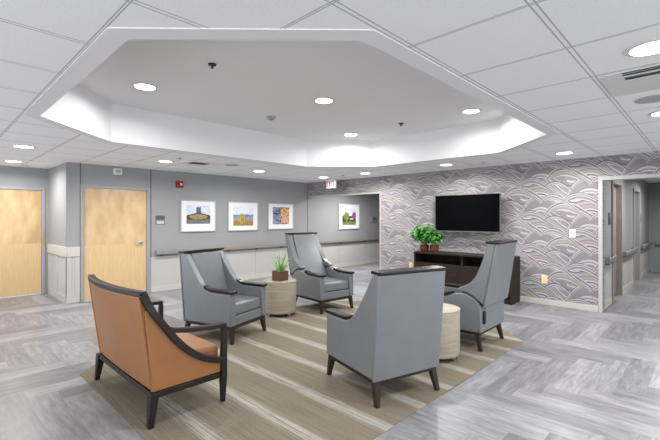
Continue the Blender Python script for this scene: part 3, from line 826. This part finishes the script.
dup(ch1, (-2.145, 2.862, FZ), R(73.9), 'large grey leather armchair seen from behind, nearest of the grey chairs')

def recliner(label, loc, rz, lean=0.0):
    def taper_up(bm, z0, z1, k):
        for v in bm.verts:
            f = min(1, max(0, (v.co.z-z0)/(z1-z0))); v.co.x *= 1-k*f; v.co.y -= lean*max(0, v.co.z-.6)/.6
    t = thing('recliner_chair', label, 'armchair', loc, rz, 'tall grey leather recliner chairs')
    W, T = .348, .09
    base_frame(t, .325, -.365, .365)
    arch = smoothline([(-.405, .48), (-.345, .555), (-.26, .605), (-.18, .622), (-.10, .606), (-.03, .578), (.04, .562), (.2, .56), (.37, .56)], 4)
    for s in (-1, 1):
        x0, x1 = (W-T, W) if s > 0 else (-W, -W+T)
        b = NB(); prism_x(b, [(-.365, .202), (-.405, .48)] + arch[1:] + [(.372, .202)], x0, x1)
        obj('arm_panel', b, 'leather', t, bevel=.014, seg=3)
        b = NB(); xc = s*(W-T/2)
        sweep(b, [(xc, y, z+.012) for y, z in smoothline([(-.065, .606), (-.02, .586), (.06, .568), (.2, .566), (.39, .564)], 5)],
              [.03]+[.06]*2+[.085]*5+[.096]*13, [.016]*2+[.03]*19, side=(1, 0, 0))
        obj('arm_cap', b, 'espresso', t, bevel=.007, seg=2)
        # raked wing of the tall back, with the dark gap above the arm
        wing = [(-.425, .515), (-.538, 1.185), (-.45, 1.185)] + smoothline([(-.45, 1.185), (-.40, 1.0), (-.335, .83), (-.26, .735), (-.13, .672)], 4)[1:] + smoothline([(-.13, .643), (-.2, .638), (-.29, .608), (-.372, .553)], 3)
        b = NB(); prism_x(b, wing, x0, x1); taper_up(b, .5, 1.2, .12); obj('wing', b, 'leather', t, bevel=.012, seg=3)
        b = NB(); prism_x(b, [(-.40, .49), (-.34, .56), (-.26, .61), (-.17, .632), (-.17, .65), (-.28, .63), (-.37, .57), (-.42, .525)], x0+s*-.012 + (0 if s > 0 else .024), x1-.008 if s > 0 else x1-.02)
        obj('pivot_gap', b, 'black', t)
    xi = W-T-.002
    b = NB(); prism_x(b, [(-.40, .40), (-.53, 1.178)] + smoothline([(-.42, 1.178), (-.37, 1.0), (-.29, .72), (-.2, .44)], 4) + [(-.2, .40)], -xi, xi)
    taper_up(b, .5, 1.2, .12); obj('backrest', b, 'leather', t, bevel=.018, seg=3)
    b = NB(); prism_x(b, [(-.428, .50), (-.441, .50), (-.556, 1.183), (-.539, 1.183)], -W-.004, W+.004)
    taper_up(b, .5, 1.2, .12); ob = obj('back_panel', b, 'leather', t, bevel=.008, seg=3)
    for s in (-1, 1):
        b = NB(); tube(b, [(s*(W+.001), -.435, .51), (s*(W+.001), -.546, 1.178)], .006, 6)
        taper_up(b, .5, 1.2, .12); obj('piping', b, 'leather', ob)
    b = NB(); bx(b, -W-.002, W+.002, -.40, -.368, .204, .485); obj('lower_back_panel', b, 'leather', t, bevel=.012, seg=3)
    b = NB(); bx(b, -.30, -.26, -.425, -.401, .30, .44); obj('release_lever', b, 'black', t, bevel=.006)
    b = NB(); prism_x(b, [(-.566, 1.1855), (-.566, 1.208), (-.436, 1.212), (-.43, 1.1855)], -W-.004, W+.004)
    taper_up(b, .5, 1.2, .12); obj('top_cap', b, 'espresso', t, bevel=.006, seg=2)
    b = NB(); bx(b, -xi, xi, -.198, .352, .312, .455); obj('seat_cushion', b, 'leather', t, bevel=.03, seg=4)
    b = NB(); bx(b, -xi, xi, -.198, .362, .203, .31); obj('seat_front', b, 'leather', t, bevel=.008)
    return t
rc = recliner('tall grey leather recliner beyond the table with the spiky plant', (-4.62, 4.61, FZ), R(-96.3), .11)
recliner('tall grey leather recliner in profile before the media console', (-2.215, 4.585, FZ), R(90.5))

# ------------------------------------------------------------------ tan show-wood settee
t = thing('wide_armchair', 'wide tan leather chair with exposed dark wood frame, seen from behind', 'armchair', (-3.42, 1.40, FZ))
HW = .60
# back, bowed outward, flaring and raked
def backpt(u, v, off=0):      # u -1..1 across, v 0..1 up
    x = u*(.575+.012*v)
    y = -.268 - .09*v - .06*(1-u*u)*v - .01*(1-u*u) + off
    return (x, y, .238 + .685*v)
b = NB(); nu, nv = 16, 8
for off in (0, .075):
    pass
F = [[b.verts.new(backpt(-1+2*i/nu, j/nv, 0)) for i in range(nu+1)] for j in range(nv+1)]
I = [[b.verts.new(backpt((-1+2*i/nu), j/nv, .09-.02*j/nv)) for i in range(nu+1)] for j in range(nv+1)]
for j in range(nv):
    for i in range(nu):
        b.faces.new((F[j][i], F[j][i+1], F[j+1][i+1], F[j+1][i])); b.faces.new((I[j][i], I[j+1][i], I[j+1][i+1], I[j][i+1]))
for i in range(nu):
    b.faces.new((F[0][i], I[0][i], I[0][i+1], F[0][i+1])); b.faces.new((F[nv][i], F[nv][i+1], I[nv][i+1], I[nv][i]))
for j in range(nv):
    b.faces.new((F[j][0], F[j+1][0], I[j+1][0], I[j][0])); b.faces.new((F[j][nu], I[j][nu], I[j+1][nu], F[j+1][nu]))
bk = obj('backrest', b, 'tan', t, bevel=.012, seg=3)
for u in (-1, 1):
    b = NB(); tube(b, [backpt(u, v/8, -.001) for v in range(9)], .006, 6); obj('piping', b, 'tan', bk)
b = NB(); sweep(b, [(p[0]*1.025, p[1]+.022, p[2]+.018) for p in (backpt(-1+2*i/20, 1) for i in range(21))], .055, .036); obj('top_rail', b, 'dark_frame', t, bevel=.006)
swp = [(-.34, .942), (-.305, .86), (-.255, .775), (-.185, .68), (-.11, .578), (0, .467), (.12, .388), (.262, .335)]
for s in (-1, 1):
    b = NB(); line = smoothline([(s*(.605 if y > -.28 else .595), y, z) for y, z in swp], 4)
    sweep(b, line, .045, [.055]*6+[.05]*(len(line)-6), side=(1, 0, 0))
    obj('side_frame', b, 'dark_frame', t, bevel=.006)
    b = NB(); line = smoothline([(s*.602, y, z) for y, z in ((-.195, .688), (-.13, .655), (-.05, .638), (.08, .622), (.2, .613), (.30, .612))], 4)
    sweep(b, line, [.046]*8+[.058]*(len(line)-8), .034, side=(1, 0, 0)); obj('arm', b, 'dark_frame', t, bevel=.006)
    b = NB()
    hexa(b, [(s*.585, .262, 0), (s*.62, .262, 0), (s*.62, .292, 0), (s*.585, .292, 0)], [(s*.577, .258, .20), (s*.627, .258, .20), (s*.627, .306, .20), (s*.577, .306, .20)])
    hexa(b, [(s*.577, .258, .20), (s*.627, .258, .20), (s*.627, .306, .20), (s*.577, .306, .20)], [(s*.58, .272, .594), (s*.625, .272, .594), (s*.625, .308, .594), (s*.58, .308, .594)])
    bmesh.ops.remove_doubles(b, verts=b.verts, dist=.0005)
    obj('leg', b, 'dark_frame', t, bevel=.004)
    b = taper_leg((s*.585, -.262), (s*.60, -.29), .033, .019, .236); obj('leg', b, 'dark_frame', t, bevel=.004)
    # upholstered side below the frame
    prof = [(y, z-.02) for _, y, z in smoothline([(0, y, z) for y, z in swp[1:]], 3)]
    b = NB(); prism_x(b, [(-.272, .239), (-.325, .80)] + prof + [(.262, .239)], s*.562 if s > 0 else -.598, .598 if s > 0 else -.562)
    obj('side_panel', b, 'tan', t, bevel=.006)
b = NB(); bx(b, -.60, .60, -.285, -.245, .195, .237); bx(b, -.57, .57, .25, .285, .195, .237)
for s in (-1, 1): bx(b, s*.59-.018, s*.59+.018, -.2449, .257, .195, .237)
obj('base_rail', b, 'dark_frame', t, bevel=.004)
b = NB(); bx(b, -.558, .558, -.18, .275, .31, .445); obj('seat_cushion', b, 'tan', t, bevel=.035, seg=4)
b = NB(); bx(b, -.558, .558, -.18, .262, .239, .309); obj('seat_front', b, 'tan', t, bevel=.006)

# ------------------------------------------------------------------ light, camera
w = bpy.data.worlds.new('daylight'); scene.world = w; w.use_nodes = True
w.node_tree.nodes['Background'].inputs[0].default_value = (.94, .97, 1, 1); w.node_tree.nodes['Background'].inputs[1].default_value = 2.1

cam = bpy.data.cameras.new('camera'); co = bpy.data.objects.new('camera', cam); C.objects.link(co)
co.location = (0, 0, EYE); co.rotation_euler = (R(90), 0, R(44.04))
cam.sensor_width = 36; cam.lens = 36*395/660; cam.shift_y = -2/660; cam.clip_start = .05
scene.camera = co
vs = scene.view_settings
scene.display_settings.display_device = 'sRGB'
vs.view_transform = 'Standard'; vs.look = 'None'; vs.gamma = 1; vs.use_curve_mapping = False; vs.exposure = 0.0
scene.cycles.use_denoising = True
scene.view_settings.exposure = .34
scene.cycles.max_bounces = 10; scene.cycles.diffuse_bounces = 6
scene.cycles.sample_clamp_indirect = 6
